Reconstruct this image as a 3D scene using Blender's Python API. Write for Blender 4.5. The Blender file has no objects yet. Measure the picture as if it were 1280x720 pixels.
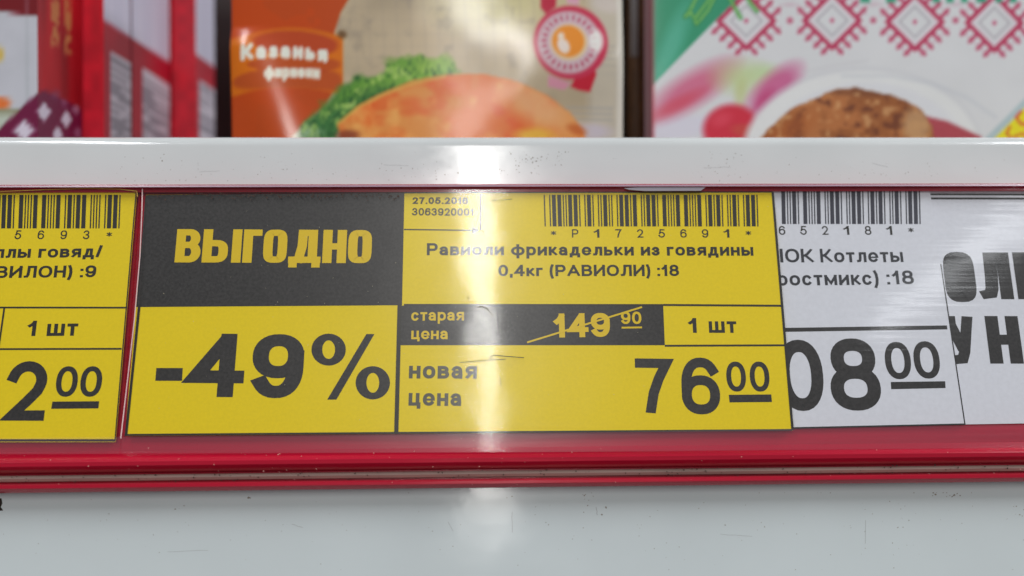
import bpy, math, random
import numpy as np
from mathutils import Vector, Matrix, Euler

scene = bpy.context.scene
COL = scene.collection
R = math.radians
# ------------------------------------------------------------------ camera
F = 1000.0                       # focal length in photo pixels (1280 wide)
cam_d = bpy.data.cameras.new('camera')
cam = bpy.data.objects.new('camera', cam_d)
COL.objects.link(cam)
scene.camera = cam
cam.location = (0, 0, 0)
CAM_E = Euler((R(90), R(0.27), R(-1.5)), 'XYZ')
cam.rotation_euler = CAM_E
cam_d.sensor_width = 36
cam_d.lens = 36 * F / 1280
cam_d.clip_start = 0.005
cam_d.clip_end = 100
cam_d.dof.use_dof = True
cam_d.dof.focus_distance = 0.19
cam_d.dof.aperture_fstop = 5.8
# ------------------------------------------------------------------ world and lamps
world = bpy.data.worlds.new('World')
scene.world = world
world.use_nodes = True
bgn = world.node_tree.nodes['Background']
bgn.inputs[0].default_value = (0.93, 0.97, 1.0, 1)
bgn.inputs[1].default_value = 0.20
def lamp(name, x, y0, y1, z, w, power, col=(1, 0.98, 0.94)):
    d = bpy.data.lights.new(name, 'AREA')
    d.shape = 'RECTANGLE'; d.size = w; d.size_y = abs(y1 - y0)
    d.energy = power; d.color = col
    o = bpy.data.objects.new(name, d); COL.objects.link(o)
    o.location = (x, (y0 + y1) / 2, z)
    return o
LP = 350.0
lamp('ceiling_or_fill_lamp', -0.06, -2.5, -18.0, 2.0, 0.13, LP)
lamp('ceiling_or_fill_lamp', 2.85, -3.2, -5.2, 2.0, 0.22, LP * 0.055, (0.94, 0.97, 1))
lamp('ceiling_or_fill_lamp', 1.8, 0.1, -1.4, 2.0, 0.16, LP * 0.15, (0.95, 0.97, 1))  # added fill lamp, brightens the right-facing carton sides
lamp('ceiling_or_fill_lamp', -1.2, -0.3, -1.5, 2.0, 0.16, LP * 0.07, (0.95, 0.97, 1))
scene.view_settings.view_transform = 'Standard'
scene.view_settings.look = 'None'
scene.view_settings.exposure = 0.0
scene.view_settings.gamma = 1.0

# ------------------------------------------------------------------ geometry of the rail plane
TILT = R(12); SN, CS = math.sin(TILT), math.cos(TILT)
P0 = Vector((0, 0.193, 0))
NRM = Vector((0, -CS, SN)); UP = Vector((0, SN, CS))
RM = CAM_E.to_matrix()
def ray(px, py):
    return RM @ Vector(((px - 640) / F, (360 - py) / F, -1))
def pl(px, py, h=0.0):
    """rail coordinates (x, up the slope) of a measured point at height h over the card plane"""
    d = ray(px, py)
    t = (h + NRM.dot(P0)) / NRM.dot(d)
    p = d * t - P0
    return (p.x, p.dot(UP))
def onY(px, py, Y):
    d = ray(px, py)
    return d * (Y / d.y)
RAIL_E = (R(90) - TILT, 0, 0)
def projpx(P):
    """numpy (n,3) world points -> measured picture coordinates, used to lay prints out"""
    M = np.array(RM)
    q = P @ M
    return 640 + F * q[:, 0] / -q[:, 2], 360 - F * q[:, 1] / -q[:, 2]
PX = 0.193e-3                   # metres per photo pixel on the rail

# ------------------------------------------------------------------ colour and material helpers
GAIN = 0.80
def lin(c):
    c = c / 255.0
    return c / 12.92 if c <= 0.04045 else ((c + 0.055) / 1.055) ** 2.4
def C(r, g, b, k=1.0):
    return tuple(min(0.92, lin(v) * k / GAIN) for v in (r, g, b)) + (1,)
def mat(name, col, rough=0.5, spec=0.5, coat=0.0, coat_r=0.1, noise=None, bump=None, trans=0):
    m = bpy.data.materials.new(name); m.use_nodes = True
    nt = m.node_tree; b = nt.nodes['Principled BSDF']
    b.inputs['Base Color'].default_value = col
    b.inputs['Roughness'].default_value = rough
    b.inputs['Specular IOR Level'].default_value = spec
    b.inputs['Coat Weight'].default_value = coat
    b.inputs['Coat Roughness'].default_value = coat_r
    tc = nt.nodes.new('ShaderNodeTexCoord')
    if noise:
        sc, amt = noise[0], noise[1]
        stretch = noise[2] if len(noise) > 2 else (1, 1, 1)
        mp = nt.nodes.new('ShaderNodeMapping'); mp.inputs['Scale'].default_value = stretch
        n = nt.nodes.new('ShaderNodeTexNoise'); n.inputs['Scale'].default_value = sc; n.inputs['Detail'].default_value = 5
        nt.links.new(tc.outputs['Object'], mp.inputs[0]); nt.links.new(mp.outputs[0], n.inputs['Vector'])
        r = nt.nodes.new('ShaderNodeMapRange')
        r.inputs['From Min'].default_value = 0.3; r.inputs['From Max'].default_value = 0.7
        r.inputs['To Min'].default_value = 1 - amt; r.inputs['To Max'].default_value = 1 + amt
        nt.links.new(n.outputs['Fac'], r.inputs['Value'])
        mx = nt.nodes.new('ShaderNodeVectorMath'); mx.operation = 'SCALE'
        mx.inputs[0].default_value = col[:3]
        nt.links.new(r.outputs[0], mx.inputs['Scale']); nt.links.new(mx.outputs[0], b.inputs['Base Color'])
    if bump:
        sc, dist, stretch = bump
        mp = nt.nodes.new('ShaderNodeMapping'); mp.inputs['Scale'].default_value = stretch
        n = nt.nodes.new('ShaderNodeTexNoise'); n.inputs['Scale'].default_value = sc; n.inputs['Detail'].default_value = 3
        bm = nt.nodes.new('ShaderNodeBump'); bm.inputs['Distance'].default_value = dist
        nt.links.new(tc.outputs['Object'], mp.inputs[0]); nt.links.new(mp.outputs[0], n.inputs['Vector'])
        nt.links.new(n.outputs['Fac'], bm.inputs['Height']); nt.links.new(bm.outputs[0], b.inputs['Normal'])
    return m
def attr_mat(name, rough=0.3, spec=0.5, coat=0.0, coat_r=0.15, bump=None):
    m = mat(name, (1, 1, 1, 1), rough, spec, coat, coat_r, None, bump)
    nt = m.node_tree; a = nt.nodes.new('ShaderNodeVertexColor'); a.layer_name = 'print'
    nt.links.new(a.outputs['Color'], nt.nodes['Principled BSDF'].inputs['Base Color'])
    return m
M_yellow = mat('yellow_paper', C(222, 196, 0), 0.55, 0.3, noise=(1400, 0.03))
M_yprint = mat('yellow_print', C(214, 182, 22), 0.55, 0.3)
M_dark = mat('black_toner', (0.024, 0.022, 0.022, 1), 0.5, 0.4, noise=(1500, 0.5))
M_darkink = mat('black_ink', (0.018, 0.016, 0.012, 1), 0.5, 0.4)
M_white = mat('white_paper', C(206, 208, 216), 0.55, 0.3, noise=(900, 0.03))
M_red = mat('red_plastic', (0.44, 0.006, 0.028, 1), 0.25, 0.32, noise=(90, 0.16, (0.12, 4, 4)), bump=(160, 0.00030, (0.10, 1, 1)))
M_reddark = mat('red_channel_plastic', (0.30, 0.012, 0.03, 1), 0.4, 0.5)
M_strip = mat('grey_clip_plastic', C(150, 132, 124), 0.35, 0.5, noise=(300, 0.2, (0.1, 1, 1)))
M_enamel = mat('white_enamel', C(194, 197, 197), 0.10, 0.5, noise=(35, 0.03), bump=(110, 0.00003, (1, 1, 1)))
M_enamel2 = mat('pale_grey_enamel', C(187, 194, 195), 0.13, 0.5, noise=(18, 0.05), bump=(75, 0.00006, (1, 1, 1)))
def smear(m, lo, hi):
    """wiped-on grease: gloss varies in soft patches"""
    nt = m.node_tree; tc = nt.nodes.new('ShaderNodeTexCoord'); n = nt.nodes.new('ShaderNodeTexNoise'); n.inputs['Scale'].default_value = 70; n.inputs['Detail'].default_value = 6
    mp = nt.nodes.new('ShaderNodeMapping'); mp.inputs['Scale'].default_value = (.5, 1.3, 1)
    rg = nt.nodes.new('ShaderNodeMapRange'); rg.inputs['From Min'].default_value = .35; rg.inputs['From Max'].default_value = .65
    rg.inputs['To Min'].default_value = lo; rg.inputs['To Max'].default_value = hi
    nt.links.new(tc.outputs['Object'], mp.inputs[0]); nt.links.new(mp.outputs[0], n.inputs['Vector']); nt.links.new(n.outputs['Fac'], rg.inputs['Value'])
    nt.links.new(rg.outputs[0], nt.nodes['Principled BSDF'].inputs['Roughness'])
smear(M_enamel, .08, .2); smear(M_enamel2, .06, .17)
M_dirt = mat('brown_dirt', (0.28, 0.25, 0.21, 1), 0.8, 0.2)
M_grime = mat('dark_grime', (0.03, 0.025, 0.02, 1), 0.8, 0.2)
M_edge = mat('clear_plastic_edge', C(225, 190, 190), 0.25, 0.6)
M_carton = mat('red_carton', C(150, 12, 30), 0.4, 0.4, noise=(80, 0.1))
M_brown = mat('brown_carton', C(82, 52, 24), 0.7, 0.2, noise=(150, 0.3))
M_gapshade = mat('gap_shade_black', (0.008, 0.012, 0.010, 1), 0.5, 0.3)  # near-black colour for the shade block in the right gap
M_inner = mat('cabinet_inner_white', (0.6, 0.6, 0.6, 1), 0.6, 0.3)
M_print = attr_mat('printed_film', 0.45, 0.15, 0.8, 0.15, bump=(90, 0.00009, (1, 1, 1)))
M_cprint = attr_mat('printed_carton', 0.4, 0.4)

def film_material():
    """clear glossy sheet: mostly see-through, mirror part from Fresnel, drawn-plastic striations along x"""
    m = bpy.data.materials.new('clear_film'); m.use_nodes = True
    nt = m.node_tree; nt.nodes.clear()
    out = nt.nodes.new('ShaderNodeOutputMaterial')
    tr = nt.nodes.new('ShaderNodeBsdfTransparent'); tr.inputs[0].default_value = (0.97, 0.965, 0.96, 1)
    g1 = nt.nodes.new('ShaderNodeBsdfGlossy'); g1.inputs['Roughness'].default_value = 0.085
    g2 = nt.nodes.new('ShaderNodeBsdfGlossy'); g2.inputs['Roughness'].default_value = 0.28
    geo = nt.nodes.new('ShaderNodeNewGeometry')
    dt = nt.nodes.new('ShaderNodeVectorMath'); dt.operation = 'DOT_PRODUCT'
    nt.links.new(geo.outputs['Normal'], dt.inputs[0]); nt.links.new(geo.outputs['Incoming'], dt.inputs[1])
    ab = nt.nodes.new('ShaderNodeMath'); ab.operation = 'ABSOLUTE'; nt.links.new(dt.outputs['Value'], ab.inputs[0])
    om = nt.nodes.new('ShaderNodeMath'); om.operation = 'SUBTRACT'; om.inputs[0].default_value = 1.0; om.use_clamp = True; nt.links.new(ab.outputs[0], om.inputs[1])
    pw = nt.nodes.new('ShaderNodeMath'); pw.operation = 'POWER'; pw.inputs[1].default_value = 5; nt.links.new(om.outputs[0], pw.inputs[0])
    fr = nt.nodes.new('ShaderNodeMath'); fr.operation = 'MULTIPLY_ADD'; fr.inputs[1].default_value = 0.94; fr.inputs[2].default_value = 0.046; nt.links.new(pw.outputs[0], fr.inputs[0])
    tc = nt.nodes.new('ShaderNodeTexCoord')
    mp = nt.nodes.new('ShaderNodeMapping'); mp.inputs['Scale'].default_value = (0.02, 1, 1)
    n = nt.nodes.new('ShaderNodeTexNoise'); n.inputs['Scale'].default_value = 700; n.inputs['Detail'].default_value = 1.5
    n2 = nt.nodes.new('ShaderNodeTexNoise'); n2.inputs['Scale'].default_value = 45; n2.inputs['Detail'].default_value = 2
    add = nt.nodes.new('ShaderNodeMath'); add.operation = 'MULTIPLY_ADD'
    bm = nt.nodes.new('ShaderNodeBump'); bm.inputs['Distance'].default_value = 0.000026
    nt.links.new(tc.outputs['Object'], mp.inputs[0]); nt.links.new(mp.outputs[0], n.inputs['Vector'])
    nt.links.new(tc.outputs['Object'], n2.inputs['Vector'])
    nt.links.new(n2.outputs['Fac'], add.inputs[0]); add.inputs[1].default_value = 5.0
    nt.links.new(n.outputs['Fac'], add.inputs[2])
    nt.links.new(add.outputs[0], bm.inputs['Height'])
    for g in (g1, g2): nt.links.new(bm.outputs[0], g.inputs['Normal'])
    mg = nt.nodes.new('ShaderNodeMixShader'); mg.inputs[0].default_value = 0.5
    nt.links.new(g1.outputs[0], mg.inputs[1]); nt.links.new(g2.outputs[0], mg.inputs[2])
    mx = nt.nodes.new('ShaderNodeMixShader')
    k = nt.nodes.new('ShaderNodeMath'); k.operation = 'MULTIPLY'; k.inputs[1].default_value = 1.0
    nt.links.new(fr.outputs[0], k.inputs[0]); nt.links.new(k.outputs[0], mx.inputs[0])
    nt.links.new(tr.outputs[0], mx.inputs[1]); nt.links.new(mg.outputs[0], mx.inputs[2])
    nt.links.new(mx.outputs[0], out.inputs[0])
    return m
M_film = film_material()

# ------------------------------------------------------------------ object helpers
def mesh(name, V, Fc, m, parent=None, smooth=False):
    me = bpy.data.meshes.new(name); me.from_pydata([tuple(v) for v in V], [], Fc); me.update()
    if m: me.materials.append(m)
    if smooth:
        for p in me.polygons: p.use_smooth = True
    o = bpy.data.objects.new(name, me); COL.objects.link(o)
    if parent: o.parent = parent
    return o
def thing(name, label, cat, loc=(0, 0, 0), rot=(0, 0, 0), group=None):
    o = bpy.data.objects.new(name, None); COL.objects.link(o)
    o.empty_display_size = 0.01
    o.location = loc; o.rotation_euler = rot
    o['label'] = label; o['category'] = cat
    if group: o['group'] = group
    return o
class MB:
    def __init__(s, org=(0, 0)): s.V = []; s.F = []; s.org = org
    def poly(s, pts, h):
        n = len(s.V); s.V += [(p[0] - s.org[0], p[1] - s.org[1], h) for p in pts]
        s.F.append(list(range(n, n + len(pts))))
    def slab(s, pts, h0, h1):
        """pts counter-clockwise in (x, up)"""
        n = len(s.V); k = len(pts)
        for h in (h0, h1): s.V += [(p[0] - s.org[0], p[1] - s.org[1], h) for p in pts]
        s.F.append(list(range(n + k, n + 2 * k))); s.F.append(list(range(n, n + k))[::-1])
        for i in range(k):
            j = (i + 1) % k; s.F.append([n + i, n + j, n + k + j, n + k + i])
    def ribbon(s, pts, t, h, closed=False, clamp=None, fx=None, ext=0.0):
        """flat stroke of width t along pts; fx maps glyph space into rail space"""
        P = [Vector(p) for p in pts]
        if not closed and ext:
            P[0] = P[0] + (P[0] - P[1]).normalized() * ext
            P[-1] = P[-1] + (P[-1] - P[-2]).normalized() * ext
        n = len(P); a = []
        for i in range(n):
            p0 = P[i - 1] if (i > 0 or closed) else None
            p1 = P[(i + 1) % n] if (i < n - 1 or closed) else None
            d0 = (P[i] - p0).normalized() if p0 is not None else None
            d1 = (p1 - P[i]).normalized() if p1 is not None else None
            if d0 is None: d0 = d1
            if d1 is None: d1 = d0
            n0 = Vector((-d0.y, d0.x)); n1 = Vector((-d1.y, d1.x))
            m = n0 + n1
            if m.length < 1e-6: m = n0
            m.normalize()
            c = max(0.42, m.dot(n0))
            m = m * (t / 2 / c)
            a.append((P[i] + m, P[i] - m))
        q0 = len(s.V)
        for l, r in a:
            for v in (l, r):
                x, y = v
                if clamp: y = min(max(y, clamp[0]), clamp[1])
                if fx: x, y = fx(x, y)
                s.V.append((x - s.org[0], y - s.org[1], h))
        for i in range(n if closed else n - 1):
            j = (i + 1) % n
            s.F.append([q0 + 2 * i, q0 + 2 * i + 1, q0 + 2 * j + 1, q0 + 2 * j])
    def build(s, name, m, parent=None, smooth=False):
        o = mesh(name, s.V, s.F, m, parent, smooth); return o

# ------------------------------------------------------------------ stroke alphabet
def E(cx, cy, rx, ry, a0, a1, n=None, p=2.0):
    n = n or max(6, int(abs(a1 - a0) / 12)); o = []
    for i in range(n + 1):
        a = R(a0 + (a1 - a0) * i / n); c, s_ = math.cos(a), math.sin(a)
        o.append((cx + rx * math.copysign(abs(c) ** (2 / p), c), cy + ry * math.copysign(abs(s_) ** (2 / p), s_)))
    return o
def O(cx=.5, cy=.5, rx=.5, ry=.5, p=2.25): return ('o', E(cx, cy, rx, ry, 0, 360, 32, p)[:-1])
XH = 0.735
vb = [(0, .53), (.55, .53)]
six = [O(.5, .31, .5, .31), E(.52, .52, .52, .48, 38, 180, 14, 2.3) + [(0, .31)]]
def flip(st): return [('o', [(1 - x, 1 - y) for x, y in s[1]]) if isinstance(s, tuple) else [(1 - x, 1 - y) for x, y in s] for s in st]
B_ = [[(0, 0), (0, 1)], [(0, 1), (.5, 1)] + E(.56, .765, .36, .235, 90, -90) + [(0, .53)], [(0, .53), (.5, .53)] + E(.6, .265, .4, .265, 90, -90) + [(0, 0)]]
R3 = [E(.47, .75, .43, .25, 165, -90), E(.47, .25, .5, .25, 90, -165)]
IE = [[(0, 0), (0, 1)], [(1, 0), (1, 1)], [(0.02, .08), (.98, .92)]]
KK = [[(0, 0), (0, 1)], [(0, .5), (.28, .5), (.5, .62), (.9, 1.0)], [(.3, .52), (1, 0)]]
HH = [[(0, 0), (0, 1)], [(1, 0), (1, 1)], [(0, .5), (1, .5)]]
LL = [[(1, 0), (1, 1), (.34, 1), (.32, .5), (.27, .16), (.18, .02), (0, .0)]]
AY = [(.0, .0)]
GL = {
 '0': (.66, 1, [O()]), '1': (.40, 1, [[(.85, 0), (.85, 1)], [(.0, .70), (.45, .80), (.78, .98)]]),
 '2': (.66, 1, [E(.49, .71, .47, .29, 165, -20) + [(.86, .5), (.55, .28), (.12, .0), (1, 0)]]),
 '3': (.66, 1, R3), '4': (.70, 1, [[(.76, 0), (.76, 1)], [(.68, 1), (0, .27), (1.0, .27)]]),
 '5': (.66, 1, [[(.9, 1), (.22, 1), (.1, .5)], E(.46, .32, .52, .32, 142, -165)]),
 '6': (.66, 1, six), '9': (.66, 1, flip(six)),
 '7': (.64, 1, [[(0, 1), (.97, 1), (.68, .66), (.48, .34), (.38, 0)]]),
 '8': (.66, 1, [O(.5, .765, .43, .235), O(.5, .265, .5, .265)]),
 '-': (.40, 1, [[(0, .28), (1, .28)]]), '.': (.2, 1, [[(.5, 0), (.5, .001)]]), ',': (.2, 1, [[(.5, 0.02), (.5, 0), (.2, -.17)]]),
 ':': (.2, 1, [[(.5, 0), (.5, .001)], [(.5, .66), (.5, .661)]]), '/': (.36, 1, [[(0, 0), (1, 1)]]),
 '(': (.28, 1, [[(1, 1.04), (.3, .8), (0, .4), (.3, 0), (1, -.26)]]), ')': (.28, 1, [[(0, 1.04), (.7, .8), (1, .4), (.7, 0), (0, -.26)]]),
 '*': (.4, 1, [('t', [(.5, .32), (.5, .78)], .6), ('t', [(.0, .42), (1, .70)], .6), ('t', [(.0, .70), (1, .42)], .6)]),
 ' ': (.24, 1, []), 'P': (.70, 1, [[(0, 0), (0, 1)], [(0, 1), (.55, 1)] + E(.65, .72, .35, .28, 90, -90) + [(0, .44)]]),
 'К': (.74, 1, KK), 'к': (.55, XH, KK), 'О': (.84, 1, [O()]), 'Q': (0, 0, []), 'о': (.63, XH, [O()]),
 'А': (.86, 1, [[(0, 0), (.5, 1)], [(1, 0), (.5, 1)], [(.2, .3), (.8, .3)]]),
 'В': (.72, 1, B_), 'в': (.58, XH, B_), 'И': (.76, 1, IE), 'и': (.6, XH, IE), 'Н': (.72, 1, HH), 'н': (.58, XH, HH),
 'Л': (.76, 1, LL), 'л': (.6, XH, LL), 'п': (.58, XH, [[(0, 0), (0, 1), (1, 1), (1, 0)]]), 'г': (.44, XH, [[(0, 0), (0, 1), (1, 1)]]), 'Г': (.5, 1, [[(0, 0), (0, 1), (1, 1)]]),
 'т': (.52, XH, [[(0, 1), (1, 1)], [(.5, 0), (.5, 1)]]), 'Т': (.6, 1, [[(0, 1), (1, 1)], [(.5, 0), (.5, 1)]]),
 'м': (.74, XH, [[(0, 0), (0, 1)], [(1, 0), (1, 1)], [(0, 1), (.5, .05), (1, 1)]]),
 'е': (.62, XH, [E(.5, .5, .5, .5, 4, 318, 24, 2.2), ('t', [(.05, .48), (.95, .48)], .62)]), 'с': (.58, XH, [E(.5, .5, .5, .5, 42, 318, 22, 2.2)]),
 'р': (.62, XH, [[(0, -.48), (0, 1)], O()]), 'з': (.52, XH, R3),
 'а': (.58, XH, [E(.45, .68, .44, .32, 155, 10) + [(.9, .5), (.92, 0)], [(.9, .56), (.5, .53)] + E(.36, .27, .36, .27, 90, 270) + [(.62, .03), (.9, .24)]]),
 'д': (.68, XH, [[(.82, 0), (.82, 1), (.36, 1), (.32, .5), (.16, .0)], [(0, 0), (1, 0)], [(0, 0), (0, -.3)], [(1, 0), (1, -.3)]]),
 'Д': (.62, 1, [[(.86, .06), (.86, 1), (.34, 1), (.30, .5), (.16, .06)], [(0, .06), (1, .06)], [(0, .06), (0, -.14)], [(1, .06), (1, -.14)]]),
 'я': (.58, XH, [[(1, 0), (1, 1), (.45, 1)] + E(.38, .73, .36, .27, 90, 270) + [(1, .46)], [(.55, .46), (.05, 0)]]),
 'ь': (.56, XH, [[(0, 1), (0, 0)], [(0, 0), (.5, 0)] + E(.6, .28, .4, .28, -90, 90) + [(0, .56)]]),
 'Ь': (.56, 1, [[(0, 1), (0, 0)], [(0, 0), (.5, 0)] + E(.6, .28, .4, .28, -90, 90) + [(0, .56)]]),
 'ы': (.78, XH, [[(0, 1), (0, 0)], [(0, 0), (.3, 0)] + E(.36, .28, .28, .28, -90, 90) + [(0, .56)], [(1, 0), (1, 1)]]),
 'Ы': (.80, 1, [[(0, 1), (0, 0)], [(0, 0), (.3, 0)] + E(.36, .28, .26, .28, -90, 90) + [(0, .56)], [(1, 0), (1, 1)]]),
 'ц': (.62, XH, [[(0, 1), (0, 0), (1, 0), (1, -.32)], [(.86, 0), (.86, 1)]]),
 'ш': (.86, XH, [[(0, 1), (0, 0), (1, 0), (1, 1)], [(.5, 0), (.5, 1)]]), 'ф': (.88, XH, [O(.5, .5, .5, .5), [(.5, -.45), (.5, 1.35)]]),
 'у': (.56, XH, [[(0, 1), (.5, .05)], [(1, 1), (.5, -.15), (.3, -.4), (.05, -.42)]]),
 'У': (.6, 1, [[(0, 1), (.0, .9), (.5, .36)], [(1, 1), (.66, .2), (.5, .02), (.1, .0)]]),
 'Р': (.70, 1, [[(0, 0), (0, 1)], [(0, 1), (.55, 1)] + E(.65, .72, .35, .28, 90, -90) + [(0, .44)]]),
 '|': (.2, 1, [[(.5, 0), (.5, 1)]]),
}
DESC = {'Д': 1, 'д': 1, 'ц': 1, 'р': 1, ',': 1, '(': 1, ')': 1, 'ф': 1, 'у': 1}
HEAVY = {'О': (.72, 1, [O()]), 'Г': (.56, 1, GL['Г'][2]), 'В': (.76, 1, B_),
 'Ы': (1.17, 1, [[(0, 1), (0, 0)], [(0, 0), (.25, 0)] + E(.27, .3, .28, .3, -90, 90, 12, 3) + [(0, .6)], [(1, 0), (1, 1)]]),
 'Д': (.98, 1, [[(.84, .0), (.84, 1), (.40, 1), (.38, .5), (.24, .0)], [(0, 0), (1, 0)], ('t', [(0, 0), (0, -.18)], .9), ('t', [(1, 0), (1, -.18)], .9)])}
def glyph_strokes(ch, t, wk=1.0, p=None):
    W, H, st = GL[ch]
    if p and ch in HEAVY: W, H, st = HEAVY[ch]
    W = W * wk if ch not in '.:,|' else W
    W = max(W, t * 1.02)
    out = []
    for s in st:
        k = 1.0
        if isinstance(s, tuple) and s[0] == 't': k = s[2]; s = s[1]
        cl = isinstance(s, tuple); pts = s[1] if cl else s
        if cl and p:
            xs = [q[0] for q in pts]; ys = [q[1] for q in pts]
            pts = E((min(xs) + max(xs)) / 2, (min(ys) + max(ys)) / 2, (max(xs) - min(xs)) / 2, (max(ys) - min(ys)) / 2, 0, 360, 32, p)[:-1]
        out.append((cl, [(t / 2 + x * (W - t), t / 2 + y * (H - t)) for x, y in pts], k))
    return W, H, out
def layout(s, t, gap, wk=1.0, p=None):
    x = 0; res = []
    for ch in s:
        W, H, st = glyph_strokes(ch, t, wk, p)
        res.append((x, ch, W, H, st)); x += W + gap
    return x - gap, res
def text(mb, s, a, b, cap, h, t=.19, gap=.1, wk=1.0, p=None, slant=0.0):
    """lay the string s from point a to b (baseline ends) with capital height cap, all measured in photo pixels"""
    A = Vector(pl(a[0], a[1], h)); B = Vector(pl(b[0], b[1], h))
    T = Vector(pl(a[0], a[1] - cap, h)); ch_ = (T - A).length
    ex = (B - A); L = ex.length; ex.normalize(); ey = Vector((-ex.y, ex.x))
    ey = (ey + ex * slant).normalized()
    tot, res = layout(s, t, gap, wk, p)
    sx = L / tot; sy = ch_
    k = 0
    for x0, c, W, H, st in res:
        cl = None if c in DESC else (0, H if c != '*' else 1)
        if c in 'Дд': cl = (-.34, H)
        for closed, pts, kk in st:
            fx = lambda x, y, x0=x0: tuple(A + ex * ((x0 + x) * sx) + ey * (y * sy))
            ext = t / 2
            mb.ribbon(pts, t * kk, h + 4e-6 * (k % 6), closed, cl, fx, ext * kk if not closed else 0)
            k += 1
def line(mb, pts, w, h):
    mb.ribbon([pl(x, y, h) for x, y in pts], w * PX, h)
def pane(mb, pts, h):
    q = [pl(x, y, h) for x, y in pts]; mb.poly(q[::-1], h)
C39 = {'0': 'nnnwwnwnn', '1': 'wnnwnnnnw', '2': 'nnwwnnnnw', '3': 'wnwwnnnnn', '5': 'wnnwwnnnn', '6': 'nnwwwnnnn', '7': 'nnnwnnwnw', '8': 'wnnwnnwnn', '9': 'nnwwnnwnn', 'P': 'nnwnwnnwn', '*': 'nwnnwnwnn', '4': 'nnnwwnnnw'}
def barcode(mb, code, x0, x1, y0, y1, h, skew=0.0, xmin=None):
    tot = len(code) * 16 - 1; m = (x1 - x0) / tot; x = x0
    for ch in code:
        for i, c in enumerate(C39[ch]):
            w = m * (3 if c == 'w' else 1)
            if i % 2 == 0 and (xmin is None or x > xmin):
                g = .06
                pane(mb, [(x + g, y0), (x + w - g, y0), (x + w - g + skew, y1), (x + g + skew, y1)], h)
            x += w
        x += m
def card(t, org, quad, h0, h1, m):
    mb = MB(org); mb.slab([pl(x, y, h1) for x, y in quad][::-1], h0, h1)
    return mb.build('card', m, t)
def rail_point(px, py, h=0):
    u, v = pl(px, py, h); return P0 + Vector((u, 0, 0)) + UP * v + NRM * 0

# ------------------------------------------------------------------ numpy painting for prints
rng = np.random.default_rng(7)
def vnoise(x, y, sc, seed=0):
    g = np.random.default_rng(seed).random((64, 64))
    u = x / sc; v = y / sc
    i = np.floor(u).astype(int); j = np.floor(v).astype(int); fu = u - i; fv = v - j
    fu = fu * fu * (3 - 2 * fu); fv = fv * fv * (3 - 2 * fv)
    G = lambda a, b: g[a % 64, b % 64]
    return (G(i, j) * (1 - fu) + G(i + 1, j) * fu) * (1 - fv) + (G(i, j + 1) * (1 - fu) + G(i + 1, j + 1) * fu) * fv
def fb(x, y, sc, seed=0):
    return (vnoise(x, y, sc, seed) + .5 * vnoise(x, y, sc / 2, seed + 1) + .25 * vnoise(x, y, sc / 4, seed + 2)) / 1.75
class Paint:
    def __init__(s, x, y, base):
        s.x, s.y = x, y; s.c = np.zeros((len(x), 3)); s.c[:] = base
    def put(s, mask, col, a=1.0):
        m = (np.clip(mask, 0, 1) * a)[:, None]; s.c = s.c * (1 - m) + np.array(col, float) * m
    def ell(s, cx, cy, rx, ry, rot=0, soft=2.0):
        c, n = math.cos(R(rot)), math.sin(R(rot)); dx = s.x - cx; dy = s.y - cy
        u = (dx * c + dy * n) / rx; v = (-dx * n + dy * c) / ry
        d = (np.sqrt(u * u + v * v) - 1) * min(rx, ry)
        return .5 - d / soft
    def poly(s, pts, soft=2.0):
        inside = np.zeros(len(s.x), bool); dmin = np.full(len(s.x), 1e9); n = len(pts)
        for i in range(n):
            (x1, y1), (x2, y2) = pts[i], pts[(i + 1) % n]
            if y1 != y2:
                cr = ((y1 > s.y) != (y2 > s.y)) & (s.x < (x2 - x1) * (s.y - y1) / (y2 - y1) + x1)
                inside ^= cr
            dmin = np.minimum(dmin, s.seg((x1, y1), (x2, y2)))
        return .5 + np.where(inside, dmin, -dmin) / soft
    def seg(s, a, b):
        dx, dy = b[0] - a[0], b[1] - a[1]; L = dx * dx + dy * dy + 1e-9
        t = np.clip(((s.x - a[0]) * dx + (s.y - a[1]) * dy) / L, 0, 1)
        return np.hypot(s.x - a[0] - t * dx, s.y - a[1] - t * dy)
    def stroke(s, pts, w, soft=1.5):
        d = np.full(len(s.x), 1e9)
        for i in range(len(pts) - 1): d = np.minimum(d, s.seg(pts[i], pts[i + 1]))
        return .5 + (w / 2 - d) / soft
    def text(s, st, x0, y0, x1, y1, cap, col, t=.2, a=1.0, arc=0.0):
        tot, res = layout(st, t, .1)
        L = math.hypot(x1 - x0, y1 - y0); sx = L / tot; ex = ((x1 - x0) / L, (y1 - y0) / L)
        for gx, ch, W, H, sts in res:
            for cl, pts, _k in sts:
                q = []
                for px_, py_ in (pts + pts[:1] if cl else pts):
                    u = (gx + px_) * sx; bend = arc * 4 * (u / L) * (1 - u / L)
                    v = py_ * cap + bend
                    q.append((x0 + ex[0] * u + ex[1] * v, y0 + ex[1] * u - ex[0] * v))
                s.put(s.stroke(q, t * cap), col, a)
def srgb_lin(c):
    c = np.clip(c / 255.0, 0, 1); l = np.where(c <= .04045, c / 12.92, ((c + .055) / 1.055) ** 2.4)
    return np.clip(l / GAIN, 0, .92)
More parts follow.
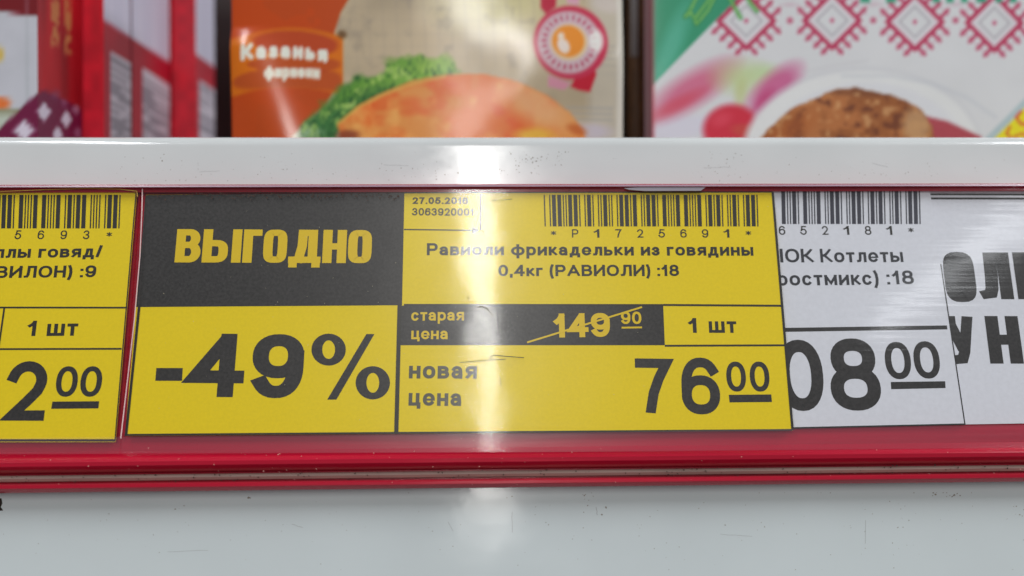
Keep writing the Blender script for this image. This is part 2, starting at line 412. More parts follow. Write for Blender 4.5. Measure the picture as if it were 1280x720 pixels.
def sheet(name, org, eu, ev, nu, nv, painter, m, parent, disp=None, dn=None):
    """printed sheet: grid from org along eu and ev; painter colours it, disp bulges it along dn (metres)"""
    a, b = np.meshgrid(np.linspace(0, 1, nu), np.linspace(0, 1, nv)); a = a.ravel(); b = b.ravel()
    P = np.array(org)[None] + a[:, None] * np.array(eu)[None] + b[:, None] * np.array(ev)[None]
    x, y = projpx(P)
    col = srgb_lin(painter(x, y))
    if disp is not None: P = P + disp(a, b, x, y)[:, None] * np.array(dn)[None]
    off = np.array(parent.location) if parent else 0
    P = P - off
    i, j = np.meshgrid(np.arange(nu - 1), np.arange(nv - 1)); k = (j * nu + i).ravel()
    faces = np.stack([k, k + 1, k + nu + 1, k + nu], 1)
    me = bpy.data.meshes.new(name)
    me.vertices.add(len(P)); me.vertices.foreach_set('co', P.astype(np.float32).ravel())
    me.loops.add(faces.size); me.loops.foreach_set('vertex_index', faces.astype(np.int32).ravel())
    me.polygons.add(len(faces)); me.polygons.foreach_set('loop_start', (np.arange(len(faces)) * 4).astype(np.int32))
    me.polygons.foreach_set('use_smooth', np.ones(len(faces), bool))
    me.update(calc_edges=True); me.validate()
    ca = me.color_attributes.new('print', 'FLOAT_COLOR', 'POINT')
    ca.data.foreach_set('color', np.concatenate([col, np.ones((len(col), 1))], 1).astype(np.float32).ravel())
    me.materials.append(m)
    o = bpy.data.objects.new(name, me); COL.objects.link(o); o.parent = parent
    return o
def box(name, x0, x1, y0, y1, z0, z1, m, parent, bev=0.0):
    off = parent.location if parent else Vector((0, 0, 0))
    V = [(x, y, z) for x in (x0, x1) for y in (y0, y1) for z in (z0, z1)]
    V = [Vector(v) - off for v in V]
    Fc = [(0, 1, 3, 2), (4, 6, 7, 5), (0, 4, 5, 1), (2, 3, 7, 6), (0, 2, 6, 4), (1, 5, 7, 3)]
    o = mesh(name, V, Fc, m, parent)
    if bev:
        b = o.modifiers.new('bevel', 'BEVEL'); b.width = bev; b.segments = 2
    return o

# ================================================================== cabinet front (white enamel)
X0, X1 = -0.32, 0.34
def extrude(name, prof, m, parent, x0=X0, x1=X1, closed=True, smooth=True, sub=1, wob=0.0):
    """prof: (up, h) points on the rail's section, swept along x"""
    V = []; n = len(prof); xs = [x0 + (x1 - x0) * i / sub for i in range(sub + 1)]
    for x in xs: V += [(x, v, h) for v, h in prof]
    Fc = []
    for k in range(sub):
        for i in range(n if closed else n - 1):
            j = (i + 1) % n; Fc.append([k * n + i, k * n + j, (k + 1) * n + j, (k + 1) * n + i])
    if closed: Fc.append(list(range(n))[::-1]); Fc.append([sub * n + i for i in range(n)])
    o = mesh(name, V, Fc, m, parent)
    if smooth:
        for p in o.data.polygons: p.use_smooth = len(p.vertices) == 4
        try: o.data.set_sharp_from_angle(angle=R(38))
        except Exception: pass
    return o
def V_(py, h): return pl(640, py, h)[1]
cab = thing('freezer_cabinet', 'white enamelled metal shelf front of the freezer, behind and below the red price rail', 'shelf', P0, RAIL_E)
hp = -0.0035
top = V_(173, hp - 0.003)
rad = 0.0030
prof = [(top - rad, hp)]
prof = []
for i in range(9):
    a = R(90 * i / 8); prof.append((top - rad + rad * math.sin(R(90) - a), hp - rad + rad * math.cos(R(90) - a)))
prof = [(top, hp - 0.012), (top, hp - rad - 0.0004)] + prof                      # rolled top edge down to the face
split = V_(600, hp)
prof += [(top - rad - 0.0004, hp), (split + 0.0004, hp), (split, hp)]
back = [(split, hp - 0.001), (top - rad, hp - 0.0012), (top - 0.0012, hp - 0.006), (top - 0.0012, hp - 0.012)]
extrude('upper_panel', prof + back, M_enamel, cab)
lp = [(split - 0.0002, hp), (V_(640, hp), hp), (V_(700, hp), hp), (V_(780, hp), hp), (V_(900, hp), hp - 0.001)]
extrude('lower_panel', lp + [(v, h - 0.0015) for v, h in lp[::-1]], M_enamel2, cab)
# shelf deck and inner walls behind the lip
ZT = (P0 + UP * top).z
zdeck = ZT - 0.030
inner = thing('freezer_interior', 'white inner shelf and back wall of the freezer behind the food packs', 'freezer', (0, 0.3, zdeck))
box('deck', X0, X1, 0.216, 0.52, zdeck - 0.004, zdeck, M_inner, inner)
box('back_wall', X0, X1, 0.52, 0.525, zdeck, 0.36, M_inner, inner)

# ================================================================== price rail
rail = thing('price_rail', 'long red plastic price rail clipped across the white shelf front', 'price rail', P0, RAIL_E)
v = V_
base = [(v(230.5, .001), -.0034), (v(230.5, .001), .0012), (v(231.8, .0022), .0021), (v(233, .0021), .0020), (v(234, .0016), .0013), (v(239.3, .0012), .0010), (v(239.6, .0008), .0009), (v(240.5, -.0008), -.0006),
        (v(559, -.0006), -.0006), (v(564.5, .0006), .0008), (v(568, .0018), .0022), (v(572, .0026), .0027), (v(577, .0026), .0026), (v(583, .0016), .0013), (v(586.5, -.001), -.0012),
        (v(598, -.001), -.0012), (v(598.5, .0012), .0012), (v(600.5, .002), .0020), (v(604, .002), .0020), (v(608, .001), .0010), (v(609.5, -.001), -.0006), (v(609.5, -.001), -.0034)]
ch = extrude('channel', base, M_red, rail)
sp = [(v(588, -.0002), -.0011), (v(588.5, .0004), -.0001), (v(592, .0008), .0004), (v(595.5, .0004), -.0001), (v(596.2, -.0002), -.0011)]
extrude('clip_strip', sp, M_strip, rail)
hpv = [(v(231.6, .0024), .0022), (v(231.6, .0024), .0026), (v(233.3, .0026), .0027), (v(233.3, .0024), .0022)]
extrude('cover_lip', hpv, mat('lilac_clear_lip', C(160, 130, 146), 0.3, 0.4), rail)
# clear cover sheets: one over the left card, one over the rest
HF = 0.0016
def film(name, quad, h, bow):
    nu, nv = 60, 16
    q = [pl(x, y, h) for x, y in quad]     # TL TR BR BL
    V = []
    for j in range(nv + 1):
        for i in range(nu + 1):
            a, b = i / nu, j / nv
            x = (q[0][0] * (1 - a) + q[1][0] * a) * (1 - b) + (q[3][0] * (1 - a) + q[2][0] * a) * b
            y = (q[0][1] * (1 - a) + q[1][1] * a) * (1 - b) + (q[3][1] * (1 - a) + q[2][1] * a) * b
            z = h + bow * math.sin(math.pi * b) * (1 + .25 * math.sin(a * 9))
            V.append((x, y, z))
    Fc = [[j * (nu + 1) + i, (j + 1) * (nu + 1) + i, (j + 1) * (nu + 1) + i + 1, j * (nu + 1) + i + 1] for j in range(nv) for i in range(nu)]
    return mesh(name, V, Fc, M_film, rail, True)
film('cover_film', [(178, 234), (1700, 232), (1700, 563), (151, 566)], HF, 0.0001)
film('cover_film', [(-330, 236), (176, 234), (149, 567), (-380, 569)], HF, 0.0001)
mb = MB(); mb.ribbon([pl(x, y, HF) for x, y in [(178, 236), (177.5, 262), (175, 320), (168, 400), (160, 470), (151, 548)]], 1.3 * PX, HF + 3e-5)
mb.build('film_edge', M_edge, rail)
mb = MB(); mb.ribbon([pl(x, y, HF) for x, y in [(-40, 241), (60, 237), (110, 235.6), (150, 236.5), (171, 239), (172, 246)]], 1.0 * PX, HF + 3e-5)
mb.build('film_edge', mat('yellow_film_edge', C(190, 150, 70), 0.3), rail)

# ================================================================== price cards
def tag_thing(lbl, px, py, grp='price cards in the red rail'):
    u, vv = pl(px, py, 0)
    loc = P0 + Vector((u, 0, 0)) + UP * vv
    return thing('price_card', lbl, 'price card', loc, RAIL_E, grp), (u, vv)

# --- big yellow discount card
t, org = tag_thing('wide yellow discount card with a black panel and -49% in large figures', 573, 541)
H = 0.0008; HP = H + 2.5e-5; HQ = H + 6e-5
card(t, org, [(182, 243.5), (966, 239.5), (990.5, 538.5), (156, 545)], 0.0004, H, M_yellow)
mb = MB(org)
pane(mb, [(181.8, 243.7), (505.5, 241.4), (502.5, 381.5), (170.2, 383.8)], HP)
pane(mb, [(500.3, 382), (829, 381.5), (831, 431.5), (498.7, 431.5)], HP)
mb.build('black_panel', M_dark, t)
mb = MB(org)
line(mb, [(499.5, 380), (495.3, 542.5)], 5.0, HQ)
line(mb, [(830, 381.2), (976.8, 382.2)], 2.6, HP); line(mb, [(505, 381), (830, 381.2)], 2.2, HQ + 3e-6)
line(mb, [(831, 432.2), (981, 431.6)], 2.4, HP)
line(mb, [(965.8, 240), (990.8, 538)], 3.0, HQ + 1e-5)
line(mb, [(174, 383), (157.4, 545)], 3.2, HQ); line(mb, [(156, 543.6), (990, 537.4)], 2.2, HQ + 2e-5)  # left border, and bottom border with the card's edge shadow drawn in
line(mb, [(505, 240.8), (966, 240)], 1.6, HP + 5e-6)  # dark top rim, the card's edge shadow drawn as a line
line(mb, [(600.8, 242), (600.5, 288)], 2.0, HP); line(mb, [(505, 286.8), (596, 288)], 1.6, HP)
pane(mb, [(590, 283), (599.4, 288), (590, 293)], HP)
mb.build('printed_or_shadow_lines', M_darkink, t)
mb = MB(org); text(mb, 'ВЫГОДНО', (218, 328), (464, 329), 41.5, HQ, t=.19, gap=.035, wk=.67, p=4.2, slant=0.0)
mb.build('headline_lettering', M_yprint, t)
mb = MB(org)
text(mb, '4', (232, 496), (303, 496.5), 79, HP, t=.20, wk=1.0); text(mb, '9', (312, 497.5), (377, 498), 80, HP, t=.19, wk=.92)
o, r_ = (lambda a, b: (a, b))(0, 0)
pane(mb, [(195.5, 460), (228.5, 460), (227.5, 476), (194, 476)], HP)
def ring(mb, cx, cy, rx, ry, tx, h):
    n = len(mb.V)
    for a in range(0, 360, 10):
        for kx, ky in ((rx, ry), (rx - tx, ry - tx * .62)):
            u, w_ = pl(cx + kx * math.cos(R(a)), cy + ky * math.sin(R(a)), h); mb.V.append((u - mb.org[0], w_ - mb.org[1], h))
    for i in range(36):
        j = (i + 1) % 36; mb.F.append([n + 2 * j, n + 2 * j + 1, n + 2 * i + 1, n + 2 * i])
ring(mb, 410.8, 437, 21.5, 20, 13.5, HP); ring(mb, 466, 478.5, 21.5, 20.8, 13.5, HP)
pane(mb, [(458, 417.5), (468, 417.5), (420.5, 499.5), (409, 499.5)], HP + 8e-6)
mb.build('discount_figures', M_dark, t)
mb = MB(org)
text(mb, '7', (795, 516.5), (842, 517), 68.5, HP, t=.172); text(mb, '6', (853.5, 518), (901.5, 518), 71, HP, t=.172)
text(mb, '0', (909, 489.5), (933.5, 489.5), 37.5, HP, t=.165); text(mb, '0', (938.5, 489.5), (963, 489.5), 37.5, HP, t=.165)
pane(mb, [(911, 493.5), (964, 493), (965, 502.5), (912, 503)], HP)
mb.build('price_figures', M_dark, t)
mb = MB(org)
text(mb, '27.05.2016', (515.5, 254.8), (585, 255), 8.2, HP, t=.2, gap=.13); text(mb, '3063920001', (515, 269.2), (592, 269.8), 9.2, HP, t=.17, gap=.12)
text(mb, 'Равиоли фрикадельки из говядины', (533.5, 319), (942, 319.6), 15, HP, t=.185, gap=.115)
text(mb, '0,4кг (РАВИОЛИ) :18', (623, 345.2), (849, 345), 14.2, HP, t=.185, gap=.115)
text(mb, '1', (861, 416), (872, 416), 18.5, HP, t=.17); text(mb, 'шт', (886.5, 416), (921, 416), 19.5, HP, t=.18, gap=.12)
mb.build('lettering', M_darkink, t)
mb = MB(org)
text(mb, 'новая', (511, 473), (596, 473.5), 21.5, HP, t=.19, gap=.12); text(mb, 'цена', (510.5, 507), (577, 507.5), 21.5, HP, t=.19, gap=.12)
mb.build('grey_lettering', mat('grey_ink', (0.08, 0.075, 0.05, 1), .5), t)
mb = MB(org)
text(mb, 'старая', (514, 401), (580, 400.5), 14.5, HQ, t=.17, gap=.11); text(mb, 'цена', (514, 424), (560, 424), 14.5, HQ, t=.17, gap=.11)
text(mb, '149', (693, 422), (763, 421), 30, HQ, t=.20, gap=.09); text(mb, '90', (776.5, 405), (802, 405), 15.5, HQ, t=.18, gap=.12)
line(mb, [(777, 409.6), (802.5, 409.2)], 2.2, HQ); line(mb, [(659, 428), (802.5, 383.8)], 2.2, HQ + 3e-5)
mb.build('old_price_lettering', M_yprint, t)
mb = MB(org); barcode(mb, '*P1725691*', 679.5, 947, 243.5, 283, HP, 1.2); mb.build('barcode', M_darkink, t)
mb = MB(org)
for i, c_ in enumerate('*P1725691*'):
    x = 692 + i * 27.1; text(mb, c_, (x - 4, 297), (x + 4, 297), 10.5, HP, t=.14)
mb.build('barcode_digits', M_darkink, t)

# --- left yellow card
t, org = tag_thing('yellow price card cut by the left edge of the photo, price ending in 2.00', 50, 550)
H = 0.0006; HP = H + 2.5e-5
card(t, org, [(-290, 242), (170.5, 240), (143.5, 552.5), (-340, 553)], 0.0001, H, M_yellow)
mb = MB(org)
line(mb, [(-300, 384), (159, 384.6)], 2.2, HP); line(mb, [(-300, 437.2), (152, 436)], 2.2, HP); line(mb, [(5.5, 384), (-2, 437)], 2.2, HP + 8e-6)
line(mb, [(-330, 550.6), (144, 550.4)], 2.8, HP); line(mb, [(170, 241), (143.6, 552)], 1.4, HP + 8e-6)
mb.build('printed_or_shadow_lines', M_darkink, t)
mb = MB(org)
text(mb, '2', (2, 526), (54.5, 526), 74, HP, t=.175); text(mb, '0', (68, 496), (95, 496), 38, HP, t=.165); text(mb, '0', (98.5, 496), (125.5, 496), 38, HP, t=.165)
pane(mb, [(65.5, 502), (124, 501.5), (123, 510.5), (64, 511)], HP)
mb.build('price_figures', M_dark, t)
mb = MB(org)
text(mb, 'ллы говяд/', (-8, 322.5), (127, 321.5), 15, HP, t=.185, gap=.115); text(mb, 'ВИЛОН) :9', (-6, 347.5), (119.5, 346.5), 14.8, HP, t=.185, gap=.115)
text(mb, '1', (33.5, 420), (45, 420), 19, HP, t=.17); text(mb, 'шт', (58, 420), (96.5, 419.5), 20.5, HP, t=.18, gap=.12)
mb.build('lettering', M_darkink, t)
mb = MB(org); barcode(mb, '*P1725693*', 151 - 284, 151, 243.5, 285.5, HP, -1.5); mb.build('barcode', M_darkink, t)
mb = MB(org)
for i, c_ in enumerate('5693*'):
    x = 22 + i * 28.5; text(mb, c_, (x - 4, 299), (x + 4, 299), 11, HP, t=.14)
mb.build('barcode_digits', M_darkink, t)

# --- white price card
t, org = tag_thing('white price card with figures 08.00 tucked behind the wide yellow card', 1090, 532)
H = 0.0003; HP = H + 2.5e-5
card(t, org, [(950, 237.5), (1162, 236.5), (1207, 531), (965, 536.5)], 0.0000, H, M_white)
mb = MB(org); line(mb, [(968, 412.5), (1184, 409.2)], 5.0, HP)
line(mb, [(1176, 330), (1206.3, 531)], 1.5, HP); line(mb, [(970, 535.4), (1206.5, 530.2)], 1.8, HP + 8e-6)  # right edge line; the bottom one draws in the card's edge shadow
mb.build('printed_or_shadow_lines', M_dark, t)
mb = MB(org)
text(mb, '0', (976, 514), (1033, 513.5), 89, HP, t=.175); text(mb, '8', (1041, 513.5), (1104, 513), 90, HP, t=.175)
text(mb, '0', (1108.5, 474), (1141, 474), 46.5, HP, t=.165); text(mb, '0', (1145, 473.5), (1177.5, 473), 46.5, HP, t=.165)
pane(mb, [(1113.5, 477.5), (1181.5, 476.5), (1182, 485), (1114, 486.5)], HP)
mb.build('price_figures', M_dark, t)
mb = MB(org)
text(mb, '|', (975.5, 328), (979.5, 328), 17, HP, t=.19)
text(mb, 'ОК', (982, 328), (1017.5, 328), 17, HP, t=.17, gap=.1); text(mb, 'Котлеты', (1026, 328), (1129.5, 327.5), 17, HP, t=.17, gap=.12)
text(mb, 'ростмикс)', (972, 357), (1099, 356), 17.5, HP, t=.17, gap=.12); text(mb, ':18', (1109, 355.5), (1143, 355), 17, HP, t=.17, gap=.14)
mb.build('lettering', mat('blue_black_ink', (0.02, 0.022, 0.03, 1), .5), t)
mb = MB(org); barcode(mb, '*P1652181*', 1150 - 268, 1150, 237.5, 280, HP, 1.0, xmin=970); mb.build('barcode', mat('blue_black_bar_ink', (0.025, 0.025, 0.045, 1), .5), t)
mb = MB(org)
for i, c_ in enumerate('652181*'):
    x = 978 + i * 26.9; text(mb, c_, (x - 4, 293.5), (x + 4, 293.5), 11, HP, t=.14)
mb.build('barcode_digits', M_darkink, t)

# --- white notice sheet behind
t, org = tag_thing('plain white notice sheet with heavy black capitals at the right end of the rail', 1300, 528)
H = -0.0001; HP = H + 2.5e-5
card(t, org, [(1120, 238.5), (1640, 238), (1640, 523), (1120, 532)], -0.0004, H, M_white)
mb = MB(org)
line(mb, [(1130, 242.8), (1300, 243.2), (1640, 243)], 2.4, HP); line(mb, [(1130, 248), (1300, 248.2), (1640, 248)], 2.6, HP)
mb.build('printed_or_shadow_lines', M_dark, t)
mb = MB(org)
kw = dict(p=4.2, wk=.78)
text(mb, 'Т', (1141, 377), (1176, 377), 60, HP, t=.17, **kw)
text(mb, 'О', (1184, 377.5), (1223, 377.5), 62, HP, t=.21, wk=.58, p=4.2); text(mb, 'Л', (1227, 374), (1268, 374), 58, HP, t=.20, wk=.66); text(mb, 'Ь', (1273, 374), (1312, 374), 58, HP, t=.2, wk=.78)
text(mb, 'У', (1187, 455.5), (1222, 455.5), 60, HP, t=.19, wk=.80); text(mb, 'Н', (1238, 454.5), (1280, 454.5), 59, HP, t=.21, wk=.74)
text(mb, 'А', (1288, 454.5), (1332, 454.5), 59, HP, t=.21, wk=.78)
mb.build('headline_lettering', M_dark, t)

# ================================================================== scratches and dirt
random.seed(5)
def blob_set(name, pts, h_of, m, parent, fn):
    mb = MB()
    for (x, y, r) in pts:
        k = random.randint(5, 8); a0 = random.random() * 6
        rr = [r * random.uniform(.5, 1.2) for _ in range(k)]
        el = random.uniform(.5, 1.0)
        mb.poly([fn(x + rr[i] * math.cos(a0 + i * 2 * math.pi / k), y + rr[i] * el * math.sin(a0 + i * 2 * math.pi / k)) for i in range(k)][::-1], h_of)
    o = mb.build(name, m, parent); o['kind'] = 'stuff'; return o
hf = hp + 1.5e-5
pts = []
for cx, cy, sx_, sy_, n, r in [(655, 200, 14, 7, 34, 1.1), (600, 214, 12, 4, 14, .9), (206, 197, 3, 3, 4, 1.0), (910, 205, 16, 10, 22, .8), (640, 205, 330, 12, 60, .55), (545, 203, 1, 1, 1, 1.3), (540, 215, 60, 6, 30, .8), (1100, 215, 100, 8, 40, .7), (300, 215, 100, 8, 40, .7), (205, 225, 40, 2, 8, .8), (700, 197, 8, 6, 8, .8)]:
    for _ in range(n): pts.append((random.gauss(cx, sx_), min(226, max(190, random.gauss(cy, sy_))), r * random.uniform(.4, 1.2)))
blob_set('dirt_specks', pts, hf, M_dirt, cab, lambda x, y: pl(x, y, hf))
pts = []
for cx, cy, sx_, sy_, n, r in [(1180, 619, 14, 3, 14, 1.4), (310, 622, 2, 2, 2, 1.6), (222, 634, 5, 4, 4, 1.2), (130, 648, 4, 4, 4, 1.0), (735, 620, 6, 3, 6, 1.2), (680, 648, 10, 12, 6, 1.3), (1100, 640, 80, 25, 26, .8), (400, 660, 260, 26, 70, .7), (1000, 670, 200, 26, 50, .7), (755, 640, 10, 6, 4, 1.3), (1270, 640, 8, 12, 8, .9)]:
    for _ in range(n): pts.append((random.gauss(cx, sx_), min(712, max(616, random.gauss(cy, sy_))), r * random.uniform(.4, 1.2)))
blob_set('dirt_specks', pts, hf, M_dirt, cab, lambda x, y: pl(x, y, hf))
mb = MB(); mb.poly([pl(x, y, hf) for x, y in [(-8, 622), (2, 623), (3, 629), (1, 634), (4, 638), (-8, 640)]][::-1], hf); o = mb.build('grime_spot', M_grime, cab)
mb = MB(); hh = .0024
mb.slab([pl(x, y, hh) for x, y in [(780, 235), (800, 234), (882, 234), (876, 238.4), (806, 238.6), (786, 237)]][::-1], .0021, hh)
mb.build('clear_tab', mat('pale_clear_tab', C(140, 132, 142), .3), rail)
pts = [(random.uniform(0, 1280), random.uniform(587, 598) - 0.0 , random.uniform(.4, 1.3)) for _ in range(150)]
pts = [(x, y + 7 - 14 * x / 1280, q) for x, y, q in pts]
blob_set('groove_grime', pts, .0008, M_grime, rail, lambda x, y: pl(x, y, .0008))
# the cover's reflected veil along its foot, put in as a milky tint
def veil_material():
    m = bpy.data.materials.new('milky_veil'); m.use_nodes = True
    nt = m.node_tree; b = nt.nodes['Principled BSDF']; b.inputs['Base Color'].default_value = (0.72, 0.45, 0.60, 1)
    b.inputs['Roughness'].default_value = .3
    tr = nt.nodes.new('ShaderNodeBsdfTransparent'); mx = nt.nodes.new('ShaderNodeMixShader'); mx.inputs[0].default_value = .07
    nt.links.new(tr.outputs[0], mx.inputs[1]); nt.links.new(b.outputs[0], mx.inputs[2]); nt.links.new(mx.outputs[0], nt.nodes['Material Output'].inputs[0])
    return m
mb = MB(); hh = HF + 6e-5
mb.poly([pl(x, y, hh) for x, y in [(-380, 551), (-380, 569), (640, 565.5), (1700, 556), (1700, 524), (1207, 532), (640, 542)]], hh)
mb.build('film_veil', veil_material(), rail)
# fine scuffs on the enamel
mb = MB()
for (x, y, L, a, w) in [(640, 640, 26, 88, .5), (1082, 650, 30, 92, .5), (365, 655, 14, 20, .5), (900, 668, 40, 4, .4), (210, 690, 50, -3, .4), (560, 652, 14, 60, .5), (745, 634, 10, 80, .7), (480, 206, 30, 3, .4), (880, 210, 34, -2, .4), (1090, 204, 20, 12, .4), (250, 215, 25, -4, .4)]:
    pts_ = [(x + L * math.cos(R(a)) * k / 4 + random.uniform(-.6, .6), y + L * math.sin(R(a)) * k / 4 + random.uniform(-.6, .6)) for k in range(5)]
    mb.ribbon([pl(q[0], q[1], hf) for q in pts_], w * PX, hf)
mb.build('scuff_marks', mat('grey_scuff', C(150, 152, 152), .5), cab)['kind'] = 'stuff'
# scratches and crumbs on the cover film
hs = HF + 1.2e-4
mb = MB()
for pp, w in [([(632, 449), (612, 450), (590, 452), (575, 453)], .7), ([(614, 449), (613, 446), (617, 444), (640, 446), (655, 447)], .9), ([(625, 472), (626, 482)], .7), ([(608, 386), (613, 391), (616, 395)], 1.2),
              ([(596, 385), (602, 383), (610, 386)], 1.3), ([(600, 286), (605, 290), (598, 297)], .8), ([(585, 371), (585.5, 374)], 1.2), ([(606, 300), (612, 310), (609, 318)], .5), ([(620, 250), (606, 252), (640, 249)], .6)]:
    mb.ribbon([pl(x, y, hs) for x, y in pp], w * PX, hs)
mb.build('scratch_marks', mat('brown_scratch', (0.10, 0.07, 0.03, 1), .6), rail)['kind'] = 'stuff'
pts = [(random.uniform(0, 1280), random.uniform(560, 606), random.uniform(.3, .9)) for _ in range(60)] + [(347 + random.uniform(-1, 1), 568, 1.2), (350, 567, 1)]
pts += [(random.gauss(610, 12), random.gauss(555, 6), random.uniform(.4, 1)) for _ in range(14)]
hd = 0.0031
blob_set('dust_specks', pts, hd, mat('pale_dust', C(205, 150, 140), .7), rail, lambda x, y: pl(x, y, hd))
pts = [(random.uniform(190, 500), random.gauss(245, 2.2), random.uniform(.6, 1.6)) for _ in range(170)] + [(random.uniform(500, 960), random.gauss(239, .8), random.uniform(.3, .8)) for _ in range(40)]
blob_set('grime_specks', pts, hs, mat('grime_brown', (0.06, 0.03, 0.02, 1), .7), rail, lambda x, y: pl(x, y, hs))
pts = [(random.uniform(190, 960), random.uniform(245, 535), random.uniform(.25, .6)) for _ in range(90)]
blob_set('lint_specks', pts, hs, mat('pale_lint', C(190, 180, 150), .7), rail, lambda x, y: pl(x, y, hs))

# ================================================================== food packs
ztop = 0.14
def xat(px, Y, py=100): return onY(px, py, Y).x
def lilac_label(P, x, y, off):
    pass
# --- red cartons at the left, one behind another
def side_paint(top_a, bc, seam):
    """upper pale panel whose lower edge slants, and a bar code label below"""
    def f(x, y):
        P = Paint(x, y, (172, 14, 40)); P.c *= (0.85 + .3 * fb(x, y, 40, 3))[:, None]
        (xa, ya, sl) = top_a
        m = .5 + ((ya + (x - xa) * sl) - y) / 3
        P.put(m, (212, 206, 222)); P.put(m * (.5 + .5 * np.sin(x * .35)), (190, 186, 208), .35)
        bx0, bx1, by, bs = bc
        yy = y - (by + (x - bx0) * bs)
        lab = np.minimum(np.minimum(.5 + (x - bx0) / 2, .5 + (bx1 - x) / 2), .5 + yy / 2)
        P.put(lab, (205, 195, 205))
        s_ = np.random.default_rng(int(bx0)).random(80); idx = np.clip((yy / 1.9).astype(int), 0, 79)
        P.put(lab * (.5 + (yy - 5) / 2).clip(0, 1) * (s_[idx] > .45), (120, 112, 124), .65)
        P.put(.5 + (2.0 - np.abs(x - seam)) / 2, (150, 20, 70), .8)
        return P.c
    return f
def red_front(x, y):
    P = Paint(x, y, (196, 20, 42)); P.c *= (.9 + .2 * vnoise(x, y, 12, 9))[:, None]; return P.c
cg = 'red cartons standing at the left'
def carton(lbl, pxl, pxr, Ya, Yb, pxe, side, front, front_px0):
    """right side edge is seen at pxr in front, pxe at the back"""
    xr = xat(pxr, Ya); xl = xat(pxl, Ya) if pxl is not None else xr - 0.09
    th = thing('food_carton', lbl, 'carton', ((xl + xr) / 2, Ya, zdeck), (0, 0, 0), cg)
    box('body', xl, xr - .0002, Ya + .0002, Yb, zdeck, ztop, M_carton, th, .0008)
    sheet('front_print', (xl, Ya, zdeck), (xr - xl, 0, 0), (0, 0, ztop - zdeck), 90, 110, front, M_cprint, th)
    sheet('side_print', (xr, Ya, zdeck), (0, Yb - Ya, 0), (0, 0, ztop - zdeck), 60, 110, side, M_cprint, th)
def diam(P, cx, cy, w, h, a=1.0, col=(205, 195, 210)):
    d = np.abs(P.x - cx) / w + np.abs(P.y - cy) / h
    P.put(.5 + (1 - d) * 3, col, a)
def front1(x, y):
    P = Paint(x, y, (188, 188, 196)); P.c *= (.95 + .08 * fb(x, y, 30, 2))[:, None]
    P.put(.5 + ((15 + x * .12) - y) / 2.5, (112, 6, 18))
    P.put(.5 + (1.5 - np.abs(x - 35)) / 2, (160, 165, 170), .6)
    P.put(P.ell(-1, 68, 6, 9, 0, 5), (200, 170, 80)); P.put(P.ell(-2, 129, 15, 8, 0, 5), (215, 110, 50))
    b = 160 - x * .95
    P.put(.5 + (y - 137) / 5, (196, 196, 196)); P.put(np.minimum(.5 + (y - 136) / 3, .5 + (26 - x) / 8), (120, 120, 80), .7)
    P.put(np.minimum(.5 + (y - 143) / 3, .5 + (22 - x) / 8), (190, 200, 190), .8)
    P.put(.5 + (y - b) / 3, (105, 14, 58)); 
    diam(P, 30, 163, 13, 13); diam(P, 5, 186, 12, 12); diam(P, 55, 140, 9, 11)
    return P.c
def side1(x, y):
    P = Paint(x, y, (160, 10, 24)); P.c *= (.8 + .4 * vnoise(x, y * .15, 9, 5))[:, None]
    P.put(.5 + (3 - np.abs(x - 50)) / 3, (165, 40, 50), .5)
    for cx, w, yb in ((69, 11, 58), (85, 9, 68)):
        m = np.minimum(.5 + (w / 2 - np.abs(x - cx)) / 3, .5 + (yb - y) / 3)
        n = vnoise(x * 1.4, y, 6, 21) ; P.put(m * np.clip((n - .22) * 3.0, 0, 1), (190, 125, 70), .9)
    b = 112 + np.abs(x - 56) * .55
    P.put(.5 + (y - b) / 3, (105, 14, 58))
    P.put(P.ell(70, 118, 6, 5, 0, 5), (120, 80, 110), .6)
    diam(P, 55, 140, 9, 12); diam(P, 83, 149, 7, 11); diam(P, 72, 168, 7, 10); diam(P, 95, 137, 5, 7, .5); diam(P, 97, 166, 5, 8, .4); diam(P, 80, 128, 5, 5, .3)
    return P.c
carton('red carton at the left edge with gold writing and purple chequers on its side', None, 47, .240, .2655, 103, side1, front1, 0)
carton('red carton with a pale panel and bar code, right behind the gold lettered carton', 20, 130, .2662, .2858, 167, side_paint((133, 27, .66), (138, 165, 65, .6), 167.5), red_front, 100)
xr_ = xat(130, .2662)
def carton3():
    Ya, Yb = .2868, .3200
    th = thing('food_carton', 'third red carton from the left with the widest visible bar code label', 'carton', (xr_ - .045, Ya, zdeck), (0, 0, 0), cg)
    box('body', xr_ - .09, xr_ - .0002, Ya + .0002, Yb, zdeck, ztop, M_carton, th, .0008)
    sheet('side_print', (xr_, Ya, zdeck), (0, Yb - Ya, 0), (0, 0, ztop - zdeck), 70, 110, side_paint((170, 50, .66), (178, 216, 85, .66), 999), M_cprint, th)
carton3()
carton('rearmost red carton beside the dark gap next to the orange pack', 130, 245, .3225, .3440, 270, side_paint((241, 64, .75), (249, 269, 101, .6), 999), red_front, 200)

